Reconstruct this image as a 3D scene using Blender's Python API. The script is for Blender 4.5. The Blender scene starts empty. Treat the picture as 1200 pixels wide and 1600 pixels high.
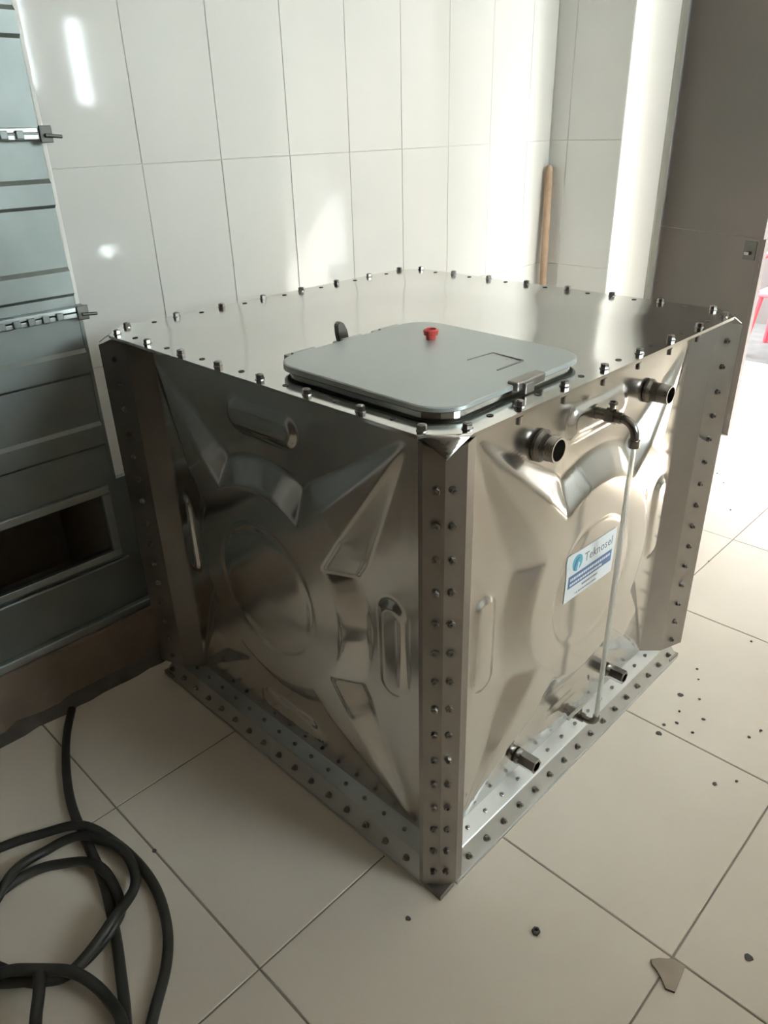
import bpy, bmesh, math, random
from mathutils import Vector, Matrix, Euler

random.seed(7)
S = bpy.context.scene
COL = S.collection

# ------------------------------------------------------------------ camera
cam_d = bpy.data.cameras.new('camera')
cam_d.sensor_fit = 'HORIZONTAL'
cam_d.sensor_width = 36.0
cam_d.lens = 1170.6 / 1200.0 * 36.0
cam_d.clip_start = 0.02
cam = bpy.data.objects.new('camera', cam_d)
COL.objects.link(cam)
cam.location = (-0.8332, -0.6900, 1.5333)
cam.rotation_euler = (1.09354, 0.024755, -0.79823)
S.camera = cam

# ------------------------------------------------------------------ light, sky, exposure
world = bpy.data.worlds.new('sky')
S.world = world
world.use_nodes = True
bg = world.node_tree.nodes['Background']
bg.inputs['Color'].default_value = (0.88, 0.95, 1.0, 1)
bg.inputs['Strength'].default_value = 1.9

sun_d = bpy.data.lights.new('sun', 'SUN')
sun_d.energy = 2.7
sun_d.angle = math.radians(0.6)
sun_d.color = (1.0, 0.97, 0.91)
sun = bpy.data.objects.new('sun', sun_d)
COL.objects.link(sun)
# the sun stands outside the doorway, 38 degrees high, shining towards (-0.79, -0.61)
sdir = Vector((-0.793, -0.609, -0.79)).normalized()
sun.rotation_euler = sdir.to_track_quat('-Z', 'Y').to_euler()
sun.location = (6, 4, 6)

S.view_settings.view_transform = 'Standard'
S.view_settings.look = 'None'
S.view_settings.gamma = 1.0
S.view_settings.use_curve_mapping = False
S.view_settings.exposure = 4.02
S.cycles.use_denoising = True
S.cycles.max_bounces = 10
S.cycles.diffuse_bounces = 6
S.cycles.glossy_bounces = 6
S.cycles.sample_clamp_indirect = 8.0

# ------------------------------------------------------------------ materials
def mat(name, color, rough=0.5, metal=0.0, color2=None, nscale=6.0, contrast=(0.35, 0.65),
        bump=0.0, bscale=20.0, rough2=None, rscale=5.0, spec=0.5, bdetail=3.0, coat=0.0, bdist=0.01):
    m = bpy.data.materials.new(name)
    m.use_nodes = True
    nt = m.node_tree
    b = nt.nodes['Principled BSDF']
    b.inputs['Base Color'].default_value = (*color, 1)
    b.inputs['Roughness'].default_value = rough
    b.inputs['Metallic'].default_value = metal
    b.inputs['Specular IOR Level'].default_value = spec
    b.inputs['Coat Weight'].default_value = coat
    b.inputs['Coat Roughness'].default_value = 0.06
    tc = nt.nodes.new('ShaderNodeTexCoord')
    geo = nt.nodes.new('ShaderNodeNewGeometry')
    pos = geo.outputs['Position']
    if color2 is not None:
        n = nt.nodes.new('ShaderNodeTexNoise')
        n.inputs['Scale'].default_value = nscale
        n.inputs['Detail'].default_value = 5
        nt.links.new(pos, n.inputs['Vector'])
        r = nt.nodes.new('ShaderNodeValToRGB')
        r.color_ramp.elements[0].position = contrast[0]
        r.color_ramp.elements[1].position = contrast[1]
        r.color_ramp.elements[0].color = (*color, 1)
        r.color_ramp.elements[1].color = (*color2, 1)
        nt.links.new(n.outputs['Fac'], r.inputs['Fac'])
        nt.links.new(r.outputs['Color'], b.inputs['Base Color'])
    if rough2 is not None:
        n2 = nt.nodes.new('ShaderNodeTexNoise')
        n2.inputs['Scale'].default_value = rscale
        n2.inputs['Detail'].default_value = 4
        nt.links.new(pos, n2.inputs['Vector'])
        mr = nt.nodes.new('ShaderNodeMapRange')
        mr.inputs['From Min'].default_value = 0.35
        mr.inputs['From Max'].default_value = 0.65
        mr.inputs['To Min'].default_value = rough
        mr.inputs['To Max'].default_value = rough2
        nt.links.new(n2.outputs['Fac'], mr.inputs['Value'])
        nt.links.new(mr.outputs['Result'], b.inputs['Roughness'])
    if bump > 0:
        n3 = nt.nodes.new('ShaderNodeTexNoise')
        n3.inputs['Scale'].default_value = bscale
        n3.inputs['Detail'].default_value = bdetail
        nt.links.new(pos, n3.inputs['Vector'])
        bp = nt.nodes.new('ShaderNodeBump')
        bp.inputs['Strength'].default_value = bump
        bp.inputs['Distance'].default_value = bdist
        nt.links.new(n3.outputs['Fac'], bp.inputs['Height'])
        nt.links.new(bp.outputs['Normal'], b.inputs['Normal'])
    return m

M = {}
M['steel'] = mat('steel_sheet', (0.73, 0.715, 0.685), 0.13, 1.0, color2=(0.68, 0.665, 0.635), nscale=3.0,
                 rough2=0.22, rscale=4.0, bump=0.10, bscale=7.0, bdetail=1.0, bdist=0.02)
M['steel_top'] = mat('steel_top_sheet', (0.70, 0.69, 0.66), 0.09, 1.0, color2=(0.65, 0.64, 0.61), nscale=3.0,
                     rough2=0.15, rscale=2.0, bump=0.12, bscale=4.0, bdetail=0.0, bdist=0.02)
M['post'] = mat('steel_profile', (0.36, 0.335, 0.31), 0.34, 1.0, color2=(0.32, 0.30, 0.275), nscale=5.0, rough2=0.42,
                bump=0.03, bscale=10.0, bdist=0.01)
M['rail'] = mat('steel_rail', (0.64, 0.635, 0.615), 0.36, 1.0, color2=(0.58, 0.575, 0.555), nscale=6.0, rough2=0.40,
                bump=0.01, bscale=10.0, bdist=0.01)
M['bolt'] = mat('bolt_steel', (0.30, 0.285, 0.265), 0.3, 1.0)
M['pipe'] = mat('pipe_steel', (0.33, 0.31, 0.29), 0.25, 1.0, color2=(0.25, 0.235, 0.22), nscale=30.0)
M['pipe_lip'] = mat('pipe_lip_steel', (0.62, 0.60, 0.57), 0.25, 1.0)
M['film'] = mat('lid_steel_film', (0.44, 0.48, 0.465), 0.30, 0.15, color2=(0.47, 0.50, 0.485), nscale=4.0, rough2=0.33,
                bump=0.02, bscale=4.0, bdist=0.01)
M['gasket'] = mat('gasket_rubber', (0.06, 0.065, 0.055), 0.6)
M['wall_tile'] = mat('white_wall_tile', (0.63, 0.625, 0.59), 0.06, 0.0, color2=(0.60, 0.60, 0.57), nscale=2.0,
                     bump=0.02, bscale=9.0, bdetail=1.0, bdist=0.006)
M['wall_grout'] = mat('wall_grout', (0.60, 0.59, 0.56), 0.9)
M['paint'] = mat('white_paint', (0.76, 0.75, 0.71), 0.7, 0.0, color2=(0.72, 0.71, 0.67), nscale=1.5, bump=0.05, bscale=60.0)
M['grey_paint'] = mat('grey_wall_paint', (0.58, 0.56, 0.53), 0.7, 0.0, color2=(0.53, 0.51, 0.48), nscale=1.5)
M['dark_paint'] = mat('brown_wall_paint', (0.12, 0.098, 0.082), 0.7, 0.0, color2=(0.10, 0.08, 0.066), nscale=1.5)
M['floor_tile'] = mat('beige_floor_tile', (0.78, 0.695, 0.59), 0.46, 0.0, color2=(0.70, 0.615, 0.515), nscale=2.2,
                      contrast=(0.3, 0.7), rough2=0.58, rscale=3.0, bump=0.03, bscale=30.0, spec=0.3)
M['floor_grout'] = mat('floor_grout', (0.27, 0.235, 0.19), 0.9)
M['galv'] = mat('galvanised_sheet', (0.27, 0.295, 0.285), 0.50, 0.9, color2=(0.235, 0.26, 0.25), nscale=7.0, rough2=0.56,
                bump=0.03, bscale=5.0, bdist=0.01)
M['galv_bright'] = mat('galvanised_flange', (0.38, 0.41, 0.40), 0.4, 1.0)
M['dark_metal'] = mat('dark_metal', (0.10, 0.10, 0.09), 0.45, 0.8)
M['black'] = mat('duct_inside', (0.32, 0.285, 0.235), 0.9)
M['plinth'] = mat('plinth_render', (0.30, 0.235, 0.175), 0.85, 0.0, color2=(0.20, 0.16, 0.12), nscale=5.0, bump=0.3, bscale=25.0)
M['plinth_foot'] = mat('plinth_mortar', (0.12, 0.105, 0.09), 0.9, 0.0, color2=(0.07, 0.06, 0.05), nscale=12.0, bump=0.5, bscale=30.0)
M['hose'] = mat('black_rubber', (0.028, 0.026, 0.022), 0.45, 0.0, color2=(0.04, 0.038, 0.03), nscale=10.0)
M['wood'] = mat('pole_wood', (0.46, 0.315, 0.21), 0.6, 0.0, color2=(0.37, 0.25, 0.16), nscale=12.0)
M['door'] = mat('door_dark_paint', (0.105, 0.095, 0.083), 0.5, 0.0, color2=(0.13, 0.108, 0.095), nscale=1.5)
M['door_edge'] = mat('door_edge_pale', (0.13, 0.112, 0.102), 0.7)
M['frame'] = mat('door_frame_grey', (0.36, 0.36, 0.31), 0.6)
M['red'] = mat('red_plastic', (0.72, 0.10, 0.09), 0.4)
M['chair_red'] = mat('chair_red_plastic', (0.42, 0.02, 0.03), 0.5)
M['yard'] = mat('yard_concrete', (0.34, 0.325, 0.30), 0.9, 0.0, color2=(0.30, 0.285, 0.265), nscale=2.0, bump=0.1, bscale=30.0)
M['yard_shade'] = mat('yard_ground_shade', (0.055, 0.050, 0.045), 0.95, 0.0, color2=(0.042, 0.039, 0.035), nscale=9.0, bump=0.2, bscale=80.0)  # dark colour stands in for the shaded part of the yard
M['yard_wall'] = mat('yard_wall_render', (0.075, 0.060, 0.054), 0.9, 0.0, color2=(0.062, 0.05, 0.045), nscale=3.0, bump=0.1, bscale=25.0)
M['label'] = mat('label_white', (0.74, 0.76, 0.77), 0.4)
M['blue'] = mat('label_blue', (0.10, 0.17, 0.33), 0.45)
M['teal'] = mat('label_teal', (0.10, 0.42, 0.55), 0.45)
M['ink'] = mat('label_grey_ink', (0.20, 0.24, 0.28), 0.5)
M['chip'] = mat('tile_shard_brown', (0.36, 0.28, 0.22), 0.7, 0.0, color2=(0.42, 0.345, 0.27), nscale=14.0)
M['chip_edge'] = mat('tile_shard_edge', (0.16, 0.12, 0.085), 0.8)
M['grit'] = mat('dark_grit', (0.075, 0.07, 0.06), 0.6)

def glass(name, color, rough):
    m = bpy.data.materials.new(name)
    m.use_nodes = True
    b = m.node_tree.nodes['Principled BSDF']
    b.inputs['Base Color'].default_value = (*color, 1)
    b.inputs['Roughness'].default_value = rough
    b.inputs['Transmission Weight'].default_value = 0.72
    b.inputs['IOR'].default_value = 1.35
    n = m.node_tree.nodes.new('ShaderNodeTexNoise')
    n.inputs['Scale'].default_value = 40
    mr = m.node_tree.nodes.new('ShaderNodeMapRange')
    mr.inputs['To Min'].default_value = rough
    mr.inputs['To Max'].default_value = rough + 0.1
    m.node_tree.links.new(n.outputs['Fac'], mr.inputs['Value'])
    m.node_tree.links.new(mr.outputs['Result'], b.inputs['Roughness'])
    return m
M['tube'] = glass('clear_tube', (0.96, 0.95, 0.92), 0.06)
def thin_glass(name):
    m = bpy.data.materials.new(name)
    m.use_nodes = True
    nt = m.node_tree
    out = nt.nodes['Material Output']
    nt.nodes.remove(nt.nodes['Principled BSDF'])
    tr = nt.nodes.new('ShaderNodeBsdfTransparent')
    tr.inputs['Color'].default_value = (0.93, 0.96, 0.95, 1)
    gl = nt.nodes.new('ShaderNodeBsdfGlossy')
    gl.inputs['Roughness'].default_value = 0.02
    fr = nt.nodes.new('ShaderNodeFresnel')
    fr.inputs['IOR'].default_value = 1.45
    mx = nt.nodes.new('ShaderNodeMixShader')
    nt.links.new(fr.outputs['Fac'], mx.inputs['Fac'])
    nt.links.new(tr.outputs['BSDF'], mx.inputs[1])
    nt.links.new(gl.outputs['BSDF'], mx.inputs[2])
    nt.links.new(mx.outputs['Shader'], out.inputs['Surface'])
    return m
M['pane'] = thin_glass('window_glass')

# ------------------------------------------------------------------ helpers
def mesh_obj(name, bm, m, parent=None, smooth=False, angle=35):
    me = bpy.data.meshes.new(name)
    bm.normal_update()
    bm.to_mesh(me)
    bm.free()
    for mm in (m if isinstance(m, (list, tuple)) else [m]):
        me.materials.append(mm)
    o = bpy.data.objects.new(name, me)
    COL.objects.link(o)
    if smooth:
        me.polygons.foreach_set('use_smooth', [True] * len(me.polygons))
        me.set_sharp_from_angle(angle=math.radians(angle))
    if parent is not None:
        o.parent = parent
        o.matrix_parent_inverse = parent.matrix_basis.inverted()
    return o

def thing(name, label, cat, loc=(0, 0, 0), group=None):
    o = bpy.data.objects.new(name, None)
    o.empty_display_size = 0.05
    COL.objects.link(o)
    o.location = loc
    o.matrix_basis = Matrix.Translation(loc)
    tag(o, label, cat, group)
    return o

def tag(o, label, cat, group=None):
    o['label'] = label
    o['category'] = cat
    if group:
        o['group'] = group

def struct(o):
    o['kind'] = 'structure'
    return o

def box(bm, x0, x1, y0, y1, z0, z1, bev=0.0, mi=0):
    vs = [bm.verts.new((x, y, z)) for z in (z0, z1) for y in (y0, y1) for x in (x0, x1)]
    fs = []
    for f in ((0, 2, 3, 1), (4, 5, 7, 6), (0, 1, 5, 4), (2, 6, 7, 3), (0, 4, 6, 2), (1, 3, 7, 5)):
        fc = bm.faces.new([vs[i] for i in f])
        fc.material_index = mi
        fs.append(fc)
    if bev > 0:
        es = list({e for f in fs for e in f.edges})
        bmesh.ops.bevel(bm, geom=es, offset=bev, segments=2, affect='EDGES', profile=0.5)
    return vs

def tube(bm, pts, rad, seg=12, caps=True, rads=None):
    pts = [Vector(p) for p in pts]
    rings = []
    up = None
    for i, p in enumerate(pts):
        a = pts[max(i - 1, 0)]
        b = pts[min(i + 1, len(pts) - 1)]
        t = (b - a).normalized()
        if up is None:
            up = t.orthogonal().normalized()
        up = (up - t * up.dot(t)).normalized()
        s = t.cross(up)
        r = rads[i] if rads else rad
        rings.append([bm.verts.new(p + (up * math.cos(2 * math.pi * k / seg) + s * math.sin(2 * math.pi * k / seg)) * r)
                      for k in range(seg)])
    for i in range(len(rings) - 1):
        for k in range(seg):
            k2 = (k + 1) % seg
            bm.faces.new((rings[i][k], rings[i][k2], rings[i + 1][k2], rings[i + 1][k]))
    if caps:
        bm.faces.new(list(reversed(rings[0])))
        bm.faces.new(rings[-1])
    return rings

def lathe(bm, prof, M4, seg=20, mi=0):
    """prof: (radius, height) list turned about local z"""
    rings = []
    for r, h in prof:
        if r < 1e-6:
            rings.append([bm.verts.new(M4 @ Vector((0, 0, h)))])
        else:
            rings.append([bm.verts.new(M4 @ Vector((r * math.cos(2 * math.pi * k / seg), r * math.sin(2 * math.pi * k / seg), h)))
                          for k in range(seg)])
    for a, b in zip(rings[:-1], rings[1:]):
        for k in range(seg):
            k2 = (k + 1) % seg
            if len(a) == 1 and len(b) == 1:
                continue
            if len(a) == 1:
                f = bm.faces.new((a[0], b[k], b[k2]))
            elif len(b) == 1:
                f = bm.faces.new((a[k], a[k2], b[0]))
            else:
                f = bm.faces.new((a[k], a[k2], b[k2], b[k]))
            f.material_index = mi

def prism(bm, poly, z0, z1, mi=0, mi_side=None):
    lo = [bm.verts.new((x, y, z0)) for x, y in poly]
    hi = [bm.verts.new((x, y, z1)) for x, y in poly]
    n = len(poly)
    f = bm.faces.new(hi); f.material_index = mi
    f = bm.faces.new(list(reversed(lo))); f.material_index = mi
    for i in range(n):
        f = bm.faces.new((lo[i], lo[(i + 1) % n], hi[(i + 1) % n], hi[i]))
        f.material_index = mi if mi_side is None else mi_side

def rounded_rect(x0, x1, y0, y1, r, n=8):
    out = []
    for cx, cy, a0 in ((x1 - r, y1 - r, 0), (x0 + r, y1 - r, 90), (x0 + r, y0 + r, 180), (x1 - r, y0 + r, 270)):
        for k in range(n + 1):
            a = math.radians(a0 + 90 * k / n)
            out.append((cx + r * math.cos(a), cy + r * math.sin(a)))
    return out

def axis_matrix(o, z, x=None):
    z = Vector(z).normalized()
    x = Vector(x) if x is not None else z.orthogonal()
    x = (x - z * x.dot(z)).normalized()
    y = z.cross(x)
    m = Matrix((x, y, z)).transposed().to_4x4()
    m.translation = Vector(o)
    return m

def smooth_path(ctrl, n=10):
    """Catmull-Rom through 3-D control points"""
    P = [Vector(c) for c in ctrl]
    P = [P[0] * 2 - P[1]] + P + [P[-1] * 2 - P[-2]]
    out = []
    for i in range(1, len(P) - 2):
        for k in range(n):
            t = k / n
            a, b, c, d = P[i - 1], P[i], P[i + 1], P[i + 2]
            out.append(0.5 * ((2 * b) + (c - a) * t + (2 * a - 5 * b + 4 * c - d) * t * t + (3 * b - a - 3 * c + d) * t ** 3))
    out.append(P[-2])
    return out

# ------------------------------------------------------------------ the room
XW, YW = 2.84, 1.70          # right wall and back wall planes
XO = 3.27                    # outer face of the right wall
XL, YF, ZC = -3.2, -3.0, 3.0
DOOR_Y0, DOOR_Y1, DOOR_H = -0.55, 1.30, 2.35
WIN1 = (2.655, 2.838, 1.72, 2.38)
ADDED_WIN2 = (-2.90, -0.60, 2.38, 2.96)
ADDED_WIN3 = (0.60, 2.38, 1.80, 2.80)

floor_bm = bmesh.new()
box(floor_bm, XL - 0.2, XO, YF - 0.1, YW + 0.2, -0.12, -0.002)
floor = struct(mesh_obj('floor', floor_bm, M['floor_grout']))
TS, JG = 0.60, 0.0020
X0, Y0 = -0.368, 0.174
tile_cache = {}
def floor_tile(x0, x1, y0, y1):
    k = (round(x1 - x0, 3), round(y1 - y0, 3))
    if k not in tile_cache:
        bm = bmesh.new()
        w, d = k[0] / 2 - JG, k[1] / 2 - JG
        lo = [(-w, -d), (w, -d), (w, d), (-w, d)]
        b = 0.0015
        v0 = [bm.verts.new((x, y, -0.004)) for x, y in lo]
        v1 = [bm.verts.new((x, y, -b)) for x, y in lo]
        v2 = [bm.verts.new((x - math.copysign(b, x), y - math.copysign(b, y), 0)) for x, y in lo]
        for i in range(4):
            j = (i + 1) % 4
            bm.faces.new((v0[i], v0[j], v1[j], v1[i]))
            bm.faces.new((v1[i], v1[j], v2[j], v2[i]))
        bm.faces.new(v2)
        bm.normal_update()
        me = bpy.data.meshes.new('floor_tile')
        bm.to_mesh(me)
        bm.free()
        me.materials.append(M['floor_tile'])
        tile_cache[k] = me
    o = bpy.data.objects.new('floor_tile', tile_cache[k])
    COL.objects.link(o)
    o.parent = floor
    o.location = ((x0 + x1) / 2, (y0 + y1) / 2, 0)
    o.rotation_euler = (random.gauss(0, 0.0007), random.gauss(0, 0.0007), 0)
for i in range(-5, 7):
    for j in range(-7, 4):
        x0, x1 = max(X0 + TS * i, XL), min(X0 + TS * (i + 1), XO)
        y0, y1 = max(Y0 + TS * j, YF), min(Y0 + TS * (j + 1), YW)
        if x1 - x0 > 0.05 and y1 - y0 > 0.05:
            floor_tile(x0, x1, y0, y1)

bm = bmesh.new()
box(bm, XL - 0.2, XO, YW + 0.003, YW + 0.2, 0, ZC)
wall_back = struct(mesh_obj('wall_back', bm, M['wall_grout']))

bm = bmesh.new()
E8 = 0.003
# right wall with the doorway and an added high opening for fill light
box(bm, XW + E8, XO, DOOR_Y1 + E8, YW + 0.003, 0, ZC)
box(bm, XW + E8, XO, DOOR_Y0, DOOR_Y1 + E8, DOOR_H, ZC)
box(bm, XW + E8, XO, ADDED_WIN2[1], DOOR_Y0, 0, ZC)
box(bm, XW + E8, XO, ADDED_WIN2[0], ADDED_WIN2[1], 0, ADDED_WIN2[2])
box(bm, XW + E8, XO, ADDED_WIN2[0], ADDED_WIN2[1], ADDED_WIN2[3], ZC)
box(bm, XW + E8, XO, YF - 0.1, ADDED_WIN2[0], 0, ZC)
wall_right = struct(mesh_obj('wall_right', bm, M['paint']))
bm = bmesh.new()
box(bm, XL - 0.2, XL, YF - 0.1, YW + 0.2, 0, ZC)
struct(mesh_obj('wall_left', bm, M['dark_paint']))
bm = bmesh.new()
FT = 0.10
box(bm, XL, ADDED_WIN3[0], YF - FT, YF, 0, ZC)
box(bm, ADDED_WIN3[1], WIN1[0], YF - FT, YF, 0, ZC)
box(bm, WIN1[1], XW + E8, YF - FT, YF, 0, ZC)
for wx0, wx1, wz0, wz1 in (WIN1, ADDED_WIN3):
    box(bm, wx0, wx1, YF - FT, YF, 0, wz0)
    box(bm, wx0, wx1, YF - FT, YF, wz1, ZC)
struct(mesh_obj('wall_front', bm, M['grey_paint']))
bm = bmesh.new()
box(bm, XL - 0.2, XO, YF - 0.1, YW + 0.2, ZC, ZC + 0.15)
struct(mesh_obj('ceiling', bm, M['paint']))

wt_cache = {}
def wall_tile(parent, origin, rot, w, h):
    """tile of width w, height h standing on origin (its bottom centre), facing local -y"""
    k = (round(w, 3), round(h, 3))
    if k not in wt_cache:
        bm = bmesh.new()
        g = 0.0008
        a, b = k[0] / 2 - g, k[1] / 2 - g
        c = 0.0016
        lo = [(-a, -b), (a, -b), (a, b), (-a, b)]
        v0 = [bm.verts.new((x, 0.003, z)) for x, z in lo]
        v1 = [bm.verts.new((x, c, z)) for x, z in lo]
        v2 = [bm.verts.new((x - math.copysign(c, x), 0, z - math.copysign(c, z))) for x, z in lo]
        for i in range(4):
            j = (i + 1) % 4
            bm.faces.new((v0[i], v0[j], v1[j], v1[i]))
            bm.faces.new((v1[i], v1[j], v2[j], v2[i]))
        bm.faces.new(v2)
        bm.normal_update()
        me = bpy.data.meshes.new('wall_tile')
        bm.to_mesh(me)
        bm.free()
        me.materials.append(M['wall_tile'])
        wt_cache[k] = me
    o = bpy.data.objects.new('wall_tile', wt_cache[k])
    COL.objects.link(o)
    o.parent = parent
    o.location = origin + Vector((0, 0, h / 2))
    o.rotation_euler = (random.gauss(0, 0.0012), 0, rot + random.gauss(0, 0.0012))
TW, TH = 0.3035, 0.60
rows = [(0.0, 0.24), (0.24, 0.84), (0.84, 1.44), (1.44, 2.04), (2.04, 2.64), (2.64, 3.0)]
xs = [0.510 + TW * k for k in range(-12, 8)]
xs = [x for x in xs if XL < x < XW - 0.02] + [XW]
xs = [XL] + xs if xs[0] - XL > 0.02 else xs
for (z0, z1) in rows:
    for a, b in zip(xs[:-1], xs[1:]):
        wall_tile(wall_back, Vector(((a + b) / 2, YW, z0)), 0, b - a, z1 - z0)
for (z0, z1) in rows:
    for a, b in ((1.30, 1.597), (1.597, 1.70)):
        wall_tile(wall_right, Vector((XW, (a + b) / 2, z0)), -math.pi / 2, b - a, z1 - z0)

# doorway: jamb lining, frame strip, door leaf standing open
bm = bmesh.new()
box(bm, XW, XO + 0.01, DOOR_Y1 - 0.004, DOOR_Y1 + E8, 0, DOOR_H)
struct(mesh_obj('trim_1', bm, M['paint']))
door = bpy.data.objects.new('door_1', None)
COL.objects.link(door)
struct(door)
hinge = Vector((3.36, 1.325, 0))
free = Vector((3.128, 0.655, 0))
dv = (free - hinge); dl = dv.length; dv.normalize()
dn = Vector((dv.y, -dv.x, 0))           # towards the room
if dn.x > 0:
    dn = -dn
door.matrix_basis = Matrix.Translation(hinge)
def door_box(u0, u1, n0, n1, z0, z1, m, name, bev=0.0):
    bm = bmesh.new()
    box(bm, u0, u1, n0, n1, z0, z1, bev)
    R = Matrix((dv, -dn, Vector((0, 0, 1)))).transposed().to_4x4()
    R.translation = hinge
    bmesh.ops.transform(bm, matrix=R, verts=bm.verts)
    bmesh.ops.recalc_face_normals(bm, faces=bm.faces)
    return mesh_obj(name, bm, m, door)
door_box(0.0, dl - 0.016, 0.0, 0.022, 0.004, 1.0, M['door'], 'door_panel')
door_box(0.0, dl - 0.002, 0.0, 0.022, 1.003, 2.335, M['door'], 'door_panel')
e = door_box(dl - 0.016, dl + 0.012, 0.001, 0.023, 0.004, 0.999, M['door_edge'], 'edge_strip')
e['label'] = 'pale bare edge strip of the dark door'
door_box(dl - 0.10, dl - 0.03, -0.004, 0.0, 0.90, 0.985, M['dark_metal'], 'lock_plate', 0.001)
door_box(dl - 0.075, dl - 0.05, -0.03, -0.004, 0.925, 0.94, M['bolt'], 'door_handle', 0.003)
bm = bmesh.new()
box(bm, XO + 0.012, XO + 0.075, DOOR_Y1 - 0.012, DOOR_Y1 + 0.06, 0, DOOR_H)
struct(mesh_obj('trim_2', bm, M['frame']))

# high window added in the right wall to let in fill light
y0, y1, z0, z1 = ADDED_WIN2
bm = bmesh.new()
for a in ((y0, y0 + 0.04, z0, z1), (y1 - 0.04, y1, z0, z1), (y0 + 0.04, y1 - 0.04, z0, z0 + 0.04), (y0 + 0.04, y1 - 0.04, z1 - 0.04, z1)):
    box(bm, XW + 0.1, XW + 0.15, *a)
w2 = struct(mesh_obj('added_window_2', bm, M['paint']))
bm = bmesh.new()
box(bm, XW + 0.124, XW + 0.126, y0 + 0.04, y1 - 0.04, z0 + 0.04, z1 - 0.04)
mesh_obj('pane', bm, M['pane'], w2)
for wn, (x0, x1, z0, z1), fw in (('window_1', WIN1, 0.012), ('added_window_3', ADDED_WIN3, 0.05)):  # the wider front window is added to brighten the room
    bm = bmesh.new()
    xm = (x0 + x1) / 2
    bars = [(x0, x0 + fw, z0, z1), (x1 - fw, x1, z0, z1), (x0 + fw, x1 - fw, z0, z0 + fw), (x0 + fw, x1 - fw, z1 - fw, z1)]
    cells = [(x0 + fw, x1 - fw)]
    if wn == 'added_window_3':
        bars.append((xm - 0.03, xm + 0.03, z0 + fw, z1 - fw))
        cells = [(x0 + fw, xm - 0.03), (xm + 0.03, x1 - fw)]
    for a in bars:
        box(bm, a[0], a[1], YF - 0.06, YF - 0.02, a[2], a[3])
    w3 = struct(mesh_obj(wn, bm, M['paint']))
    for (xa, xb) in cells:
        bm = bmesh.new()
        box(bm, xa, xb, YF - 0.041, YF - 0.039, z0 + fw, z1 - fw)
        mesh_obj('pane', bm, M['pane'], w3)

# yard outside the doorway, with added unseen pieces that block sky and sun
bm = bmesh.new()
box(bm, XO, 14.0, YF - 0.1, 12.0, -0.15, -0.004)
box(bm, -8.0, 14.0, -18.0, YF - 0.1, -0.15, -0.004)
struct(mesh_obj('ground', bm, M['yard']))
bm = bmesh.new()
box(bm, 4.62, 13.0, -3.0, 11.9, -0.02, -0.001)  # shade at the yard wall, put into a darker ground colour
struct(mesh_obj('ground_shade', bm, M['yard_shade']))
bm = bmesh.new()
box(bm, 5.75, 5.95, -3.0, 5.5, -0.004, 1.25)
struct(mesh_obj('yard_wall', bm, M['yard_wall']))
bm = bmesh.new()
box(bm, XO + 0.002, 4.75, -1.6, 2.4, 2.46, 2.54)  # slab added over the doorway to cut the sky light
struct(mesh_obj('added_sky_blocker', bm, M['yard']))
bm = bmesh.new()
box(bm, XO + 0.002, 3.97, YF - 0.1, YW + 0.2, 3.0, 3.1)  # unseen overhang added to keep sun out of the high window
struct(mesh_obj('added_sun_blocker', bm, M['yard']))
bm = bmesh.new()
box(bm, 13.0, 13.4, -18.0, 12.0, -0.004, 8.0)  # unseen block added across the yard to hide bright sky
struct(mesh_obj('added_far_blocker', bm, M['yard_wall']))

# ------------------------------------------------------------------ water tank
W, D, H = 1.166, 1.149, 1.086
tank = thing('water_tank', 'square stainless steel panel water tank with bolted corners standing on the tiled floor', 'water tank', (0.583, 0.575, 0))
def tpart(name, bm, m, parent=None, smooth=False, angle=35):
    o = mesh_obj(name, bm, m, None, smooth, angle)
    p = parent or tank
    o.parent = p
    o.matrix_parent_inverse = (Matrix.Translation((0.583, 0.575, 0))).inverted()
    return o
def tinst(name, me, matrix, parent):
    """an alike piece placed by its world matrix under a part of the tank (parts keep the tank's world frame)"""
    o = bpy.data.objects.new(name, me)
    COL.objects.link(o)
    o.parent = parent
    if parent is tank:
        o.matrix_parent_inverse = Matrix.Translation((0.583, 0.575, 0)).inverted()
    o.matrix_basis = matrix
    return o

INS = 0.064      # depth of the panel sheet behind the envelope
FW, FD, FW2 = 0.084, 0.028, 0.155    # canted corner flange: width and set-back

def sd_poly(px, py, poly):
    """signed distance to polygon, negative inside"""
    d = 1e9
    ins = False
    n = len(poly)
    j = n - 1
    for i in range(n):
        xi, yi = poly[i]
        xj, yj = poly[j]
        ex, ey = xj - xi, yj - yi
        wx, wy = px - xi, py - yi
        t = max(0.0, min(1.0, (wx * ex + wy * ey) / (ex * ex + ey * ey)))
        bx, by = wx - ex * t, wy - ey * t
        d = min(d, bx * bx + by * by)
        if (yi > py) != (yj > py) and px < (xj - xi) * (py - yi) / (yj - yi) + xi:
            ins = not ins
        j = i
    d = math.sqrt(d)
    return -d if ins else d
RD = 0.256
star = []
A0 = math.radians(56)
CX, CZ = 0.418, 0.462
def arc(a, b):
    return [(RD * math.cos(a + (b - a) * k / 9), RD * math.sin(a + (b - a) * k / 9)) for k in range(10)]
star += arc(-math.radians(34), math.radians(34)) + [(CX, CZ)]
star += arc(math.radians(56), math.radians(124)) + [(-CX, CZ)]
star += arc(math.radians(146), math.radians(214)) + [(-CX, -CZ)]
star += arc(math.radians(236), math.radians(304)) + [(CX, -CZ)]
def sm(x):
    x = max(0.0, min(1.0, x))
    return x * x * (3 - 2 * x)
def soft(x):          # clamp with slightly rounded shoulders
    x = max(0.0, min(1.0, x))
    k = 0.12
    if x < k:
        return x * x / (2 * k) / (1 - k)
    if x > 1 - k:
        return 1 - (1 - x) * (1 - x) / (2 * k) / (1 - k)
    return (x - k / 2) / (1 - k)
BULGE = 0.033
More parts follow.
